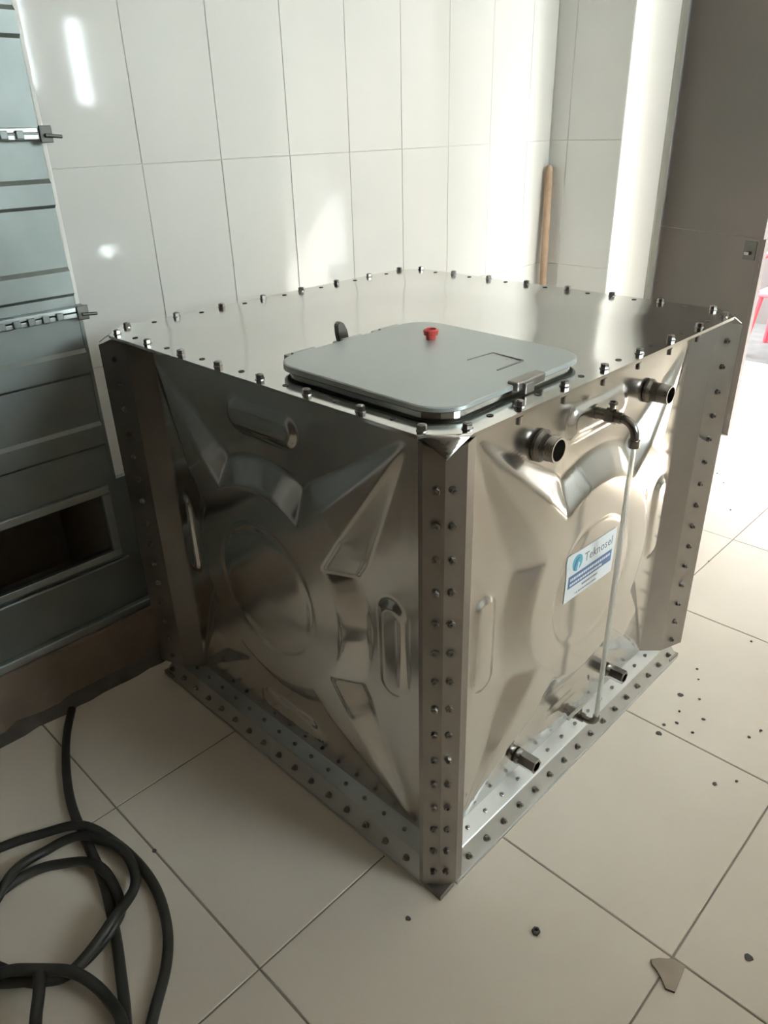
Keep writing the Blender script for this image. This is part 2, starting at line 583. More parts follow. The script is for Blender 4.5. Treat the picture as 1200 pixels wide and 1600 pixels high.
def stadium(x, y, cx, cy, hl, r, horiz):
    dx, dy = x - cx, y - cy
    if not horiz:
        dx, dy = dy, dx
    dx = max(abs(dx) - hl, 0)
    return math.hypot(dx, dy) - r
def relief(u, v):
    d = sd_poly(u, v, star)
    dc = math.hypot(abs(u) - CX, abs(v) - CZ)
    w = 0.070 * min(1.0, 0.12 + dc / 0.34)
    amp = BULGE * min(1.0, 0.03 + dc / 0.28)
    h = amp * soft(1.0 - d / w) if d > 0 else amp
    r = math.hypot(u, v)
    h -= 0.0022 * math.exp(-((r - 0.165) / 0.008) ** 2)
    h += 0.0015 * sm((0.165 - r) / 0.03)
    # panel as a whole is slightly domed
    h += 0.006 * max(0, 1 - (u / 0.43) ** 2) * max(0, 1 - (v / 0.49) ** 2)
    for (cx, cy, hz) in ((0, 0.410, True), (0, -0.410, True), (-0.385, 0, False), (0.385, 0, False)):
        s = stadium(u, v, cx, cy, 0.085, 0.030, hz)
        if s < 0.012:
            h += 0.009 * sm((0.012 - s) / 0.022)
    return h

def side_panel(C, U, Nn, half_u, n):
    bm = bmesh.new()
    C, U, Nn = Vector(C), Vector(U), Vector(Nn)
    z0, z1 = 0.070, H - 0.008
    cz = 0.560
    rows_ = []
    for j in range(n + 1):
        z = z0 + (z1 - z0) * j / n
        row = []
        for i in range(n + 1):
            u = -half_u + 2 * half_u * i / n
            v = z - cz
            h = relief(u, v) if (abs(u) < 0.43 and abs(v) < 0.50) else 0.0
            row.append(bm.verts.new(C + U * u + Vector((0, 0, z)) + Nn * h))
        rows_.append(row)
    for j in range(n):
        for i in range(n):
            f = bm.faces.new((rows_[j][i], rows_[j][i + 1], rows_[j + 1][i + 1], rows_[j + 1][i]))
    return bm

N1 = 150
half = 0.583 - 0.088
# front-right face (y = 0), left face (x = 0), and the two hidden ones
tpart('side_panel', side_panel((0.583, INS, 0), (1, 0, 0), (0, -1, 0), half, N1), M['steel'], smooth=True, angle=60)
tpart('side_panel', side_panel((INS, 0.5745, 0), (0, -1, 0), (-1, 0, 0), half - 0.0085, N1), M['steel'], smooth=True, angle=60)
tpart('side_panel', side_panel((0.583, D - INS, 0), (-1, 0, 0), (0, 1, 0), half, 40), M['steel'], smooth=True, angle=60)
tpart('side_panel', side_panel((W - INS, 0.5745, 0), (0, 1, 0), (1, 0, 0), half - 0.0085, 40), M['steel'], smooth=True, angle=60)

# one bolt: washer, hexagon nut, thread end (axis +z, seated on z = 0)
def bolt_mesh(name, rw, rn, hn, rt, ht):
    bm = bmesh.new()
    I = Matrix.Identity(4)
    lathe(bm, [(0, 0), (rw, 0), (rw, 0.0016), (0, 0.0016)], I, 12)
    lathe(bm, [(rn, 0.0016), (rn, hn - 0.001), (rn * 0.88, hn), (0, hn)], I, 6)
    lathe(bm, [(rt, hn), (rt, ht), (0, ht)], I, 8)
    bm.normal_update()
    me = bpy.data.meshes.new(name)
    bm.to_mesh(me)
    bm.free()
    me.materials.append(M['bolt'])
    return me
bolt_side = bolt_mesh('bolt', 0.0085, 0.0072, 0.0075, 0.0035, 0.0125)
bolt_top = bolt_mesh('bolt', 0.0100, 0.0088, 0.0105, 0.0045, 0.0115)

# corner posts
def corner_post(cx, cy, sx, sy, near=False):
    def P(a, b):                     # a along x from corner, b along y from corner
        return Vector((cx + sx * a, cy + sy * b, 0))
    if near:          # the near corner is folded to a shallow ridge across the clipped corner
        right = [(0.052, 0.0), (0.074, 0.002), (FW2 + 0.001, INS + 0.002)]
        left = [(0.0, 0.052), (0.0, 0.062), (INS + 0.002, 0.110)]
        ridge = (0.020, 0.020)
    else:
        right = [(FW, FD), (FW2 + 0.001, INS + 0.002)]
        left = [(FD, FW), (INS + 0.002, FW2 + 0.001)]
        ridge = (0.0, 0.0)
    zb = 0.014 if near else 0.058
    prof = left[::-1] + [ridge] + right
    inner = [(a + 0.003, b + 0.003) for a, b in prof]
    bm = bmesh.new()
    def top(a, b):
        k = min(1.0, max(a, b) / 0.065)
        return H - 0.030 + 0.026 * k
    loops = []
    for (a, b) in prof:
        lo = bm.verts.new(P(a, b) + Vector((0, 0, zb)))
        hi = bm.verts.new(P(a, b) + Vector((0, 0, top(a, b))))
        loops.append((lo, hi))
    back = []
    for (a, b) in inner:
        lo = bm.verts.new(P(a, b) + Vector((0, 0, zb)))
        hi = bm.verts.new(P(a, b) + Vector((0, 0, top(a, b))))
        back.append((lo, hi))
    for L in (loops, back):
        for (a, b), (c, d) in zip(L[:-1], L[1:]):
            bm.faces.new((a, c, d, b))
    for (a, b), (c, d), (e, f), (g, h) in zip(loops[:-1], loops[1:], back[:-1], back[1:]):
        bm.faces.new((b, d, h, f))
        bm.faces.new((a, e, g, c))
    for k in (0, -1):
        bm.faces.new((loops[k][0], loops[k][1], back[k][1], back[k][0]))
    bmesh.ops.recalc_face_normals(bm, faces=bm.faces)
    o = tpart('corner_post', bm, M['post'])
    # foot plate under the corner
    fb = bmesh.new()
    f = [(0.001, 0.001), (0.052, 0.004), (0.060, 0.030), (0.030, 0.060), (0.004, 0.052)]
    if sx * sy < 0:
        f = f[::-1]
    prism(fb, [(P(a, b).x, P(a, b).y) for a, b in f], 0.0, 0.016)
    bmesh.ops.recalc_face_normals(fb, faces=fb.faces)
    ft = mesh_obj('corner_foot', fb, M['bolt'])
    ft.parent = o
    # bolts on both flanges
    if near:
        nrm_x, nrm_y = Vector((-0.020, -0.032, 0)).normalized(), Vector((-0.032, -0.020, 0)).normalized()
        px_, py_ = P(0.032, 0.0125), P(0.0125, 0.032)
    else:
        nrm_x = Vector((sx * FD, -sy * FW, 0)).normalized()   # flange running along x, facing out in y
        nrm_y = Vector((-sx * FW, sy * FD, 0)).normalized()
        px_, py_ = P(FW * 0.55, FD * 0.55), P(FD * 0.55, FW * 0.55)
    z = 0.062 if near else 0.0885
    while z < H - 0.06:
        for (pos, nrm) in ((px_, nrm_x), (py_, nrm_y)):
            m4 = axis_matrix(pos + Vector((0, 0, z)), nrm) @ Matrix.Rotation(random.random() * 1.0, 4, 'Z')
            tinst('bolt', bolt_side, m4, o)
        z += 0.0668
    return o
for (cx, cy, sx, sy) in ((0, 0, 1, 1), (W, 0, -1, 1), (0, D, 1, -1), (W, D, -1, -1)):
    corner_post(cx, cy, sx, sy, cx == 0 and cy == 0)

# bottom rails: canted bolted flange, then a ledge running in to the panel
def bottom_rail(O, A, Nn, length, start_near=False):
    O, A, Nn = Vector(O), Vector(A), Vector(Nn)
    prof = [(0.0, 0.0), (0.0, 0.006), (0.0035, 0.006), (0.0255, 0.057), (0.0280, 0.0590), (0.0665, 0.0800), (0.0690, 0.0770), (0.033, 0.050), (0.012, 0.0)]
    bm = bmesh.new()
    s = [bm.verts.new(O + A * (0.058 if start_near else d + 0.0005) - Nn * d + Vector((0, 0, z))) for d, z in prof]
    e = [bm.verts.new(O + A * (length - d - 0.0005) - Nn * d + Vector((0, 0, z))) for d, z in prof]
    n = len(prof)
    for i in range(n):
        bm.faces.new((s[i], e[i], e[(i + 1) % n], s[(i + 1) % n]))
    bm.faces.new(s)
    bm.faces.new(list(reversed(e)))
    bmesh.ops.recalc_face_normals(bm, faces=bm.faces)
    o = tpart('bottom_rail', bm, M['rail'])
    nrm = (Nn * 0.057 + Vector((0, 0, 0.0255))).normalized()
    k = 0
    a = 0.115
    while a < length - 0.03:
        p = O + A * a - Nn * 0.0145 + Vector((0, 0, 0.0315))
        tinst('bolt', bolt_side, axis_matrix(p, nrm) @ Matrix.Rotation(random.random(), 4, 'Z'), o)
        a += 0.0665
    # little bolt ends standing on the ledge
    bm = bmesh.new()
    a = 0.15
    while a < length - 0.12:
        p = O + A * a - Nn * 0.046 + Vector((0, 0, 0.068))
        lathe(bm, [(0.0055, 0), (0.0055, 0.004), (0.003, 0.0045), (0.003, 0.009), (0, 0.009)], axis_matrix(p, Nn * 0.021 + Vector((0, 0, 0.0385))), 6)
        a += 0.0665
    r = mesh_obj('ledge_bolt', bm, M['bolt'])
    r.parent = o
    r['kind'] = 'stuff'
    return o
bottom_rail((0, 0, 0), (1, 0, 0), (0, -1, 0), W, True)
bottom_rail((0, 0, 0), (0, 1, 0), (-1, 0, 0), D, True)
bottom_rail((0, D, 0), (1, 0, 0), (0, 1, 0), W)
bottom_rail((W, 0, 0), (0, 1, 0), (1, 0, 0), D)

# underside sheet
bm = bmesh.new()
box(bm, 0.085, W - 0.085, 0.085, D - 0.085, 0.045, 0.052)
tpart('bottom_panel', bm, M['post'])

# top sheet: clipped corners, folded-down edge, slight waviness; four folded corner flaps
CH = 0.065
bm = bmesh.new()
NT = 72
def topz(x, y):
    e = min(x, W - x, y, D - y)
    k = sm((e - 0.045) / 0.25)
    return H + 0.004 + k * (0.006 + 0.0016 * math.sin(5.3 * x + 1.0) * math.cos(4.1 * y) + 0.0013 * math.sin(8.0 * y + 3 * x))
outline = [(CH, 0), (W - CH, 0), (W, CH), (W, D - CH), (W - CH, D), (CH, D), (0, D - CH), (0, CH)]
grid = {}
for j in range(NT + 1):
    for i in range(NT + 1):
        x, y = W * i / NT, D * j / NT
        grid[i, j] = (x, y)
verts = {}
def inside(x, y):
    return min(x, W - x) + min(y, D - y) >= CH - 1e-6
# snap the cells of the clipped corners onto the diagonal
def gv(i, j):
    if (i, j) in verts:
        return verts[i, j]
    x, y = grid[i, j]
    a, b = min(x, W - x), min(y, D - y)
    if a + b < CH:
        t = (CH - a - b) / 2
        x += t if x < W / 2 else -t
        y += t if y < D / 2 else -t
    v = bm.verts.new((x, y, topz(x, y)))
    verts[i, j] = v
    return v
for j in range(NT):
    for i in range(NT):
        bm.faces.new((gv(i, j), gv(i + 1, j), gv(i + 1, j + 1), gv(i, j + 1)))
bmesh.ops.remove_doubles(bm, verts=bm.verts, dist=1e-5)
bedges = [e for e in bm.edges if e.is_boundary]
ret = bmesh.ops.extrude_edge_only(bm, edges=bedges)
for v in [g for g in ret['geom'] if isinstance(g, bmesh.types.BMVert)]:
    v.co.z = H - 0.003
bmesh.ops.recalc_face_normals(bm, faces=bm.faces)
top_panel = tpart('top_panel', bm, M['steel_top'], smooth=True, angle=40)
bm = bmesh.new()
box(bm, CH, W - CH, 0.006, D - 0.006, H - 0.005, H - 0.001)
box(bm, 0.006, CH, CH, D - CH, H - 0.005, H - 0.001)
box(bm, W - CH, W - 0.006, CH, D - CH, H - 0.005, H - 0.001)
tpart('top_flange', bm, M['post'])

for (cx, cy, sx, sy) in ((0, 0, 1, 1), (W, 0, -1, 1), (0, D, 1, -1), (W, D, -1, -1)):
    bm = bmesh.new()
    n = 6
    prev = None
    for k in range(n + 1):
        t = k / n
        # from the clipped edge (t=0) curving down to the ridge of the post (t=1)
        wdt = CH * (1 - t)
        z = H + 0.004 - 0.027 * t ** 1.12
        off = 0.002 * t
        c = CH / 2 * (1 - t) + off
        a = Vector((cx + sx * (c + wdt / 2), cy + sy * (c - wdt / 2), z))
        b = Vector((cx + sx * (c - wdt / 2), cy + sy * (c + wdt / 2), z))
        cur = (bm.verts.new(a), bm.verts.new(b)) if t < 1 else (bm.verts.new(a),)
        if prev:
            bm.faces.new(prev + tuple(reversed(cur)))
        prev = cur
    bmesh.ops.recalc_face_normals(bm, faces=bm.faces)
    f = tpart('corner_flap', bm, M['steel_top'], smooth=True)
    sol = f.modifiers.new('thickness', 'SOLIDIFY')
    sol.thickness = 0.0015

# bolts round the top edge, heads above and nuts below
bi = 0.021
tops = []
for k in range(8):
    f = 0.075 + k * (W - 0.15) / 7
    tops += [(f, bi), (f, D - bi)]
    g = 0.072 + k * (D - 0.144) / 7
    tops += [(bi, g), (W - bi, g)]
for (x, y) in tops:
    x2, y2 = x, y
    tinst('bolt', bolt_top, Matrix.Translation((x2, y2, H + 0.004)) @ Matrix.Rotation(random.random(), 4, 'Z'), top_panel)
bolt_under = bolt_mesh('bolt', 0.0090, 0.0078, 0.012, 0.005, 0.026)
for (x, y) in tops:
    if y < 0.1 and min(x, W - x) + min(y, D - y) > 0.12:
        tinst('bolt', bolt_under, Matrix.Translation((x, y, H - 0.004)) @ Matrix.Rotation(math.pi, 4, 'X'), top_panel)
# empty slotted holes half way between the bolts
bm = bmesh.new()
for k in range(7):
    f = 0.075 + (k + 0.5) * (W - 0.15) / 7
    g = 0.072 + (k + 0.5) * (D - 0.144) / 7
    for (x, y) in ((f, 0.030), (f, D - 0.030), (0.029, g), (W - 0.029, g)):
        lathe(bm, [(0.0065, 0.0), (0.0065, 0.0014), (0.0045, 0.0016), (0.004, 0.0006), (0, 0.0006)], Matrix.Translation((x, y, topz(x, y) - 0.0002)), 10)
hl = mesh_obj('rivet', bm, M['gasket'])
hl.parent = top_panel
hl['kind'] = 'stuff'

# ---- hatch on the top: collar, gasket, lid with film, latch, hinge and red plug
LX0, LX1, LY0, LY1 = 0.060, 0.520, 0.060, 0.520
bm = bmesh.new()
prism(bm, rounded_rect(LX0 + 0.012, LX1 - 0.012, LY0 + 0.012, LY1 - 0.012, 0.06), H + 0.002, H + 0.012)
collar = tpart('hatch_collar', bm, M['steel_top'])
bm = bmesh.new()
prism(bm, rounded_rect(LX0 + 0.006, LX1 - 0.006, LY0 + 0.006, LY1 - 0.006, 0.064), H + 0.0122, H + 0.0150)
g = tpart('hatch_gasket', bm, M['gasket'])
g['label'] = 'dark rubber seal under the hatch lid'
bm = bmesh.new()
rr = rounded_rect(LX0, LX1, LY0, LY1, 0.07, 10)
rr2 = [(x + (0.29 - x) * 0.012, y + (0.29 - y) * 0.012) for x, y in rr]
n = len(rr)
z = H + 0.0172
def lift(x, y):        # the lid sits a few millimetres higher along its hinge
    return 0.006 * (y - LY0) / (LY1 - LY0)
A = [bm.verts.new((x, y, z - 0.001)) for x, y in rr]
B = [bm.verts.new((x, y, z + 0.0055 + lift(x, y))) for x, y in rr]
C_ = [bm.verts.new((x, y, z + 0.0075 + lift(x, y))) for x, y in rr2]
cc = bm.verts.new((0.29, 0.29, z + 0.0075 + lift(0.29, 0.29) + 0.003))
for i in range(n):
    j = (i + 1) % n
    bm.faces.new((A[i], A[j], B[j], B[i]))
    bm.faces.new((B[i], B[j], C_[j], C_[i]))
    bm.faces.new((C_[i], C_[j], cc))
bm.faces.new(list(reversed(A)))
lid = tpart('hatch_lid', bm, M['film'], smooth=True, angle=25)
lid['label'] = 'blue grey hatch lid with rounded corners'
LZ = z + 0.0110
def lpart(name, bm, m, smooth=False):
    o = mesh_obj(name, bm, m, None, smooth)
    o.parent = lid
    return o
# pressed square outline on the lid
bm = bmesh.new()
sq = [(0.318, 0.215), (0.395, 0.210), (0.388, 0.132), (0.304, 0.132)]
for i in range(3):
    a, b = Vector((*sq[i], 0)), Vector((*sq[(i + 1) % 4], 0))
    t = (b - a).normalized() * 0.0016
    p = Vector((-t.y, t.x, 0))
    za = LZ + lift(0, (a.y + b.y) / 2) - 0.0015
    lo = [bm.verts.new(Vector((q.x, q.y, za - 0.002))) for q in (a - p, b - p, b + p, a + p)]
    hi = [bm.verts.new(Vector((q.x, q.y, za + 0.0012))) for q in (a - p, b - p, b + p, a + p)]
    bm.faces.new(hi)
    for k in range(4):
        bm.faces.new((lo[k], lo[(k + 1) % 4], hi[(k + 1) % 4], hi[k]))
lpart('pressed_square', bm, M['post'])
# latch at the right edge of the lid
bm = bmesh.new()
box(bm, 0.255, 0.345, LY0 - 0.010, LY0 + 0.014, H + 0.013, H + 0.031, 0.003)
box(bm, 0.272, 0.300, LY0 - 0.016, LY0 - 0.008, H + 0.006, H + 0.026, 0.002)
lpart('latch', bm, M['post'])
# hinge leaves on the far edge and the upright lug
for cx in (0.16, 0.30, 0.42):
    bm = bmesh.new()
    box(bm, cx - 0.03, cx + 0.03, LY1 - 0.004, LY1 + 0.042, H + 0.006, H + 0.020, 0.003)
    tube(bm, [(cx - 0.03, LY1 + 0.010, H + 0.024), (cx + 0.03, LY1 + 0.010, H + 0.024)], 0.006, 10)
    lpart('hinge', bm, M['film'], True)
bm = bmesh.new()
lug = [(-0.014, 0.0), (0.016, 0.0), (0.012, 0.022), (0.002, 0.040), (-0.010, 0.046), (-0.019, 0.040), (-0.018, 0.018)]
vs0 = [bm.verts.new((0.292 + a, 0.545, H + 0.018 + b)) for a, b in lug]
vs1 = [bm.verts.new((0.292 + a, 0.558, H + 0.018 + b)) for a, b in lug]
bm.faces.new(vs0)
bm.faces.new(list(reversed(vs1)))
for i in range(len(lug)):
    bm.faces.new((vs0[i], vs1[i], vs1[(i + 1) % len(lug)], vs0[(i + 1) % len(lug)]))
bmesh.ops.recalc_face_normals(bm, faces=bm.faces)
bmesh.ops.bevel(bm, geom=list(bm.edges), offset=0.002, segments=2, affect='EDGES')
lpart('lug', bm, M['pipe'])
bm = bmesh.new()
pm = Matrix.Translation((0.392, 0.376, LZ + 0.002)) @ Matrix.Scale(1.25, 4)
lathe(bm, [(0, 0), (0.0085, 0), (0.0085, 0.006), (0.0125, 0.008), (0.0135, 0.016), (0.0095, 0.018), (0.009, 0.012), (0, 0.012)], pm, 14)
rp = lpart('plug_cap', bm, M['red'])
rp['label'] = 'small red plastic cap on the lid'

# ---- pipe sockets on the right-hand face
PY = INS - 0.004
def socket(x, z, r, length, hexed):
    bm = bmesh.new()
    m4 = axis_matrix((x, PY, z), (0, -1, 0), (1, 0, 0))
    # weld collar, body, threaded end with lip and bore
    lathe(bm, [(r * 1.25, 0), (r * 1.25, 0.006), (r * 1.05, 0.012), (r, 0.014), (r, length * 0.55)], m4, 24)
    L = length
    if hexed:
        lathe(bm, [(0, 0.012), (r * 1.25, 0.012), (r * 1.25, L - 0.002), (r * 1.15, L), (r * 0.85, L), (r * 0.8, L - 0.03), (0, L - 0.03)], m4, 6)
    else:
        prof = [(r, L * 0.5)]
        k = 0
        zz = L * 0.55
        while zz < L - 0.004:
            prof += [(r * 0.98, zz), (r * 0.93, zz + 0.0015)]
            zz += 0.003
        prof += [(r * 0.95, L - 0.001)]
        lathe(bm, prof, m4, 24)
        lathe(bm, [(r * 0.95, L - 0.001), (r * 0.95, L), (r * 0.82, L), (r * 0.81, L - 0.002)], m4, 24, 1)
        lathe(bm, [(r * 0.81, L - 0.002), (r * 0.8, L - 0.035), (0, L - 0.035)], m4, 24)
    bmesh.ops.recalc_face_normals(bm, faces=bm.faces)
    return tpart('pipe_socket', bm, [M['pipe'], M['pipe_lip']], smooth=True)
socket(0.360, 0.962, 0.0270, 0.043, False)
socket(0.808, 0.962, 0.0230, 0.056, False)
socket(0.365, 0.128, 0.0165, 0.056, True)
socket(0.805, 0.132, 0.0165, 0.052, True)

# ---- sight gauge: valve body, elbow, clear tube, lower elbow with lever
GX, GY = 0.583, -0.028
bm = bmesh.new()
tube(bm, [(GX, PY, 0.968), (GX, PY - 0.03, 0.968), (GX, PY - 0.031, 0.968), (GX, PY - 0.055, 0.968)], 0.0125, 14)
m4 = axis_matrix((GX, PY - 0.018, 0.968), (0, -1, 0), (0, 0, 1))
lathe(bm, [(0, 0), (0.017, 0), (0.017, 0.022), (0, 0.022)], m4, 6)
tube(bm, [(GX, PY - 0.03, 0.975), (GX, PY - 0.03, 1.000)], 0.006, 10)
lathe(bm, [(0, 0), (0.010, 0), (0.010, 0.006), (0, 0.006)], axis_matrix((GX, PY - 0.03, 0.994), (0, 0, 1)), 6)
valve = tpart('gauge_valve', bm, M['pipe'], smooth=True)
bm = bmesh.new()
pts = [(GX, PY - 0.05, 0.968)]
for k in range(9):
    a = math.radians(90 * k / 8)
    pts.append((GX, GY + 0.034 - 0.034 * math.sin(a), 0.968 - 0.034 + 0.034 * math.cos(a)))
pts.append((GX, GY, 0.925))
tube(bm, pts, 0.0095, 14)
lathe(bm, [(0, 0), (0.0125, 0), (0.0125, 0.016), (0, 0.016)], axis_matrix((GX, GY, 0.912), (0, 0, 1)), 16)
elb = mesh_obj('gauge_elbow', bm, M['pipe'], None, True)
elb.parent = tank
elb.matrix_parent_inverse = Matrix.Translation((0.583, 0.575, 0)).inverted()
bm = bmesh.new()
r1 = tube(bm, [(GX, GY, 0.160), (GX, GY, 0.40), (GX, GY, 0.65), (GX, GY, 0.915)], 0.0062, 14, caps=False)
r2 = tube(bm, [(GX, GY, 0.160), (GX, GY, 0.40), (GX, GY, 0.65), (GX, GY, 0.915)], 0.0046, 14, caps=False)
for k in range(14):
    k2 = (k + 1) % 14
    bm.faces.new((r1[0][k], r2[0][k], r2[0][k2], r1[0][k2]))
    bm.faces.new((r1[-1][k], r1[-1][k2], r2[-1][k2], r2[-1][k]))
bmesh.ops.recalc_face_normals(bm, faces=bm.faces)
st = tpart('sight_tube', bm, M['tube'], smooth=True)
st['label'] = 'thin clear plastic level tube'
bm = bmesh.new()
tube(bm, [(GX, PY, 0.136), (GX, PY - 0.055, 0.136)], 0.0125, 14)
lathe(bm, [(0, 0), (0.016, 0), (0.016, 0.020), (0, 0.020)], axis_matrix((GX, PY - 0.012, 0.136), (0, -1, 0), (0, 0, 1)), 6)
lathe(bm, [(0, 0), (0.007, 0), (0.007, 0.018), (0, 0.018)], axis_matrix((GX, PY - 0.040, 0.144), (0, 0, 1)), 10)
tpart('gauge_valve', bm, M['pipe'], smooth=True)
bm = bmesh.new()
pts = [(GX, PY - 0.05, 0.136)]
for k in range(9):
    a = math.radians(90 * k / 8)
    pts.append((GX, GY + 0.024 - 0.024 * math.sin(a), 0.136 + 0.024 - 0.024 * math.cos(a)))
pts.append((GX, GY, 0.166))
tube(bm, pts, 0.0085, 14)
tpart('gauge_elbow', bm, M['pipe'], smooth=True)
bm = bmesh.new()
box(bm, GX - 0.062, GX + 0.062, PY - 0.046, PY - 0.036, 0.162, 0.166, 0.0015)
lv = tpart('valve_lever', bm, M['pipe_lip'])

# ---- maker's plate stuck on the right-hand face
LNX = Vector((1, 0, -0.035)).normalized()
lc = Vector((0.556, INS - 0.0007, 0.612))
Rl = Matrix((LNX, Vector((0, -1, 0)).cross(LNX).normalized(), Vector((0, -1, 0)))).transposed().to_4x4()
Rl.translation = lc
def lab(name, polys, z0, z1, m, parent, kind=None, cuts=0):
    bm = bmesh.new()
    for p in polys:
        prism(bm, p, z0, z1)
    if cuts:
        es = [e for e in bm.edges if e.calc_length() > 0.02]
        bmesh.ops.subdivide_edges(bm, edges=es, cuts=cuts, use_grid_fill=True)
    bmesh.ops.transform(bm, matrix=Rl, verts=bm.verts)
    for v in bm.verts:                 # the sticker follows the pressed sheet
        v.co.y -= relief(v.co.x - 0.583, v.co.z - 0.560)
    bmesh.ops.recalc_face_normals(bm, faces=bm.faces)
    if parent is tank:
        o = tpart(name, bm, m)
    else:
        o = mesh_obj(name, bm, m)
        o.parent = parent
    if kind:
        o['kind'] = kind
    return o
def rect(x0, x1, y0, y1):
    return [(x0, y0), (x1, y0), (x1, y1), (x0, y1)]
plate = lab('name_plate', [rect(-0.107, 0.107, -0.0605, 0.0605)], 0, 0.0006, M['label'], tank, None, 10)
plate['label'] = 'white sticker with blue band and round blue logo'
lab('colour_band', [rect(-0.098, 0.094, -0.026, 0.006)], 0.0008, 0.0010, M['blue'], plate, None, 10)
circ = [(-0.066 + 0.021 * math.cos(2 * math.pi * k / 28), 0.033 + 0.021 * math.sin(2 * math.pi * k / 28)) for k in range(28)]
lab('logo', [circ], 0.0008, 0.0010, M['teal'], plate)
lab('logo_figure', [[(-0.082, 0.018), (-0.076, 0.016), (-0.072, 0.030), (-0.066, 0.040), (-0.058, 0.044), (-0.064, 0.047), (-0.073, 0.043), (-0.079, 0.033)]],
    0.0012, 0.0014, M['blue'], plate)
lab('logo_stroke', [[(-0.066, 0.014), (-0.060, 0.014), (-0.056, 0.030), (-0.062, 0.034)]], 0.0012, 0.0014, M['label'], plate)
cu = bpy.data.curves.new('lettering', 'FONT')
cu.body = 'Teknosel'
cu.size = 0.033
cu.extrude = 0.0002
cu.resolution_u = 2
cu.space_character = 1.05
tmp = bpy.data.objects.new('lettering_source', cu)
COL.objects.link(tmp)
bpy.context.view_layer.update()
tm = bpy.data.meshes.new_from_object(tmp.evaluated_get(bpy.context.evaluated_depsgraph_get()))
bpy.data.objects.remove(tmp)
tm.transform(Rl @ Matrix.Translation((-0.036, 0.022, 0.0009)))
for v in tm.vertices:
    v.co.y -= relief(v.co.x - 0.583, v.co.z - 0.560)
tm.materials.clear()
tm.materials.append(M['ink'])
lt = bpy.data.objects.new('lettering', tm)
COL.objects.link(lt)
lt.parent = plate
# the small print is too small to read in the photograph: broken strokes only
rs = random.Random(3)
def strokes(x0, x1, y, h):
    out = []
    x = x0
    while x < x1:
        w = rs.uniform(0.003, 0.009)
        out.append(rect(x, min(x + w, x1), y, y + h))
        x += w + rs.uniform(0.0015, 0.003)
    return out
lab('small_print', strokes(-0.09, 0.086, -0.0085, 0.007) + strokes(-0.09, 0.05, -0.021, 0.006), 0.0012, 0.0014, M['label'], plate, 'stuff')
lab('small_print', strokes(-0.035, 0.035, -0.039, 0.005) + strokes(-0.062, 0.030, -0.052, 0.004), 0.0008, 0.0010, M['ink'], plate, 'stuff')

# ------------------------------------------------------------------ plinth, duct on the left
bm = bmesh.new()
PL0, PL1 = -3.1, 1.30
box(bm, PL0, PL1, 1.235, YW - 0.002, 0.0, 0.195, 0.006)
plinth = mesh_obj('plinth', bm, M['plinth'])
tag(plinth, 'low brown rendered plinth carrying the galvanised duct along the tiled wall', 'plinth')
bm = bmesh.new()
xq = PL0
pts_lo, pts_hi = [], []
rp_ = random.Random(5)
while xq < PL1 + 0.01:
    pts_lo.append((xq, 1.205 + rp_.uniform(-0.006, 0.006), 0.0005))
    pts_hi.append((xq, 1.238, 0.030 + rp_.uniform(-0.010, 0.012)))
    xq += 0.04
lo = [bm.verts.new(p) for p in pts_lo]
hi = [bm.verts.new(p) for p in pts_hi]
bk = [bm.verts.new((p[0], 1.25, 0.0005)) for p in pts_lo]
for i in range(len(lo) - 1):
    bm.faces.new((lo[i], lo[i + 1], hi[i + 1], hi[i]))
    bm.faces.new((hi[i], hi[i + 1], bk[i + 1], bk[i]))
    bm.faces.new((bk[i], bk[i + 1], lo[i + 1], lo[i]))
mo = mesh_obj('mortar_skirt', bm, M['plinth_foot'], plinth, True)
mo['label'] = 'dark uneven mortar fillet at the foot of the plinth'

duct = thing('ventilation_duct', 'galvanised sheet metal duct with ribbed sections and a dark opening beside the tank', 'duct', (-0.45, 1.45, 0.20))
DYF, DX0, DX1 = 1.262, -1.05, 0.012
DYB = 1.66
def dpart(name, bm, m, smooth=False):
    return mesh_obj(name, bm, m, duct, smooth)
def duct_section(z0, z1, ribs, opening=None):
    """front sheet with raised ribs, flat side sheets; a rib is (z_top, z_bottom)"""
    bm = bmesh.new()
    prof = [(DYF, z0)]
    for (zt, zb) in sorted(ribs, key=lambda r: r[1]):
        prof += [(DYF, zb - 0.006), (DYF - 0.008, zb + 0.002), (DYF - 0.008, zt - 0.004), (DYF, zt + 0.006)]
    prof += [(DYF, z1)]
    a = [bm.verts.new((DX0, y, z)) for y, z in prof]
    b = [bm.verts.new((DX1, y, z)) for y, z in prof]
    for i in range(len(prof) - 1):
        bm.faces.new((a[i], b[i], b[i + 1], a[i + 1]))
    s0, s1 = bm.verts.new((DX1, DYB, z0)), bm.verts.new((DX1, DYB, z1))
    bm.faces.new(list(reversed(b)) + [s0, s1])
    t0, t1 = bm.verts.new((DX0, DYB, z0)), bm.verts.new((DX0, DYB, z1))
    bm.faces.new(list(a) + [t1, t0])
    bm.faces.new((s0, t0, t1, s1))
    bmesh.ops.recalc_face_normals(bm, faces=bm.faces)
    return dpart('duct_section', bm, M['galv'])
FL = [1.535, 1.125]
duct_section(1.548, 2.70, [(1.78, 1.73), (2.05, 1.99), (2.35, 2.29)])
duct_section(1.138, 1.522, [(1.432, 1.378), (1.228, 1.168)])
duct_section(0.640, 1.112, [(1.020, 0.960), (0.815, 0.755)])
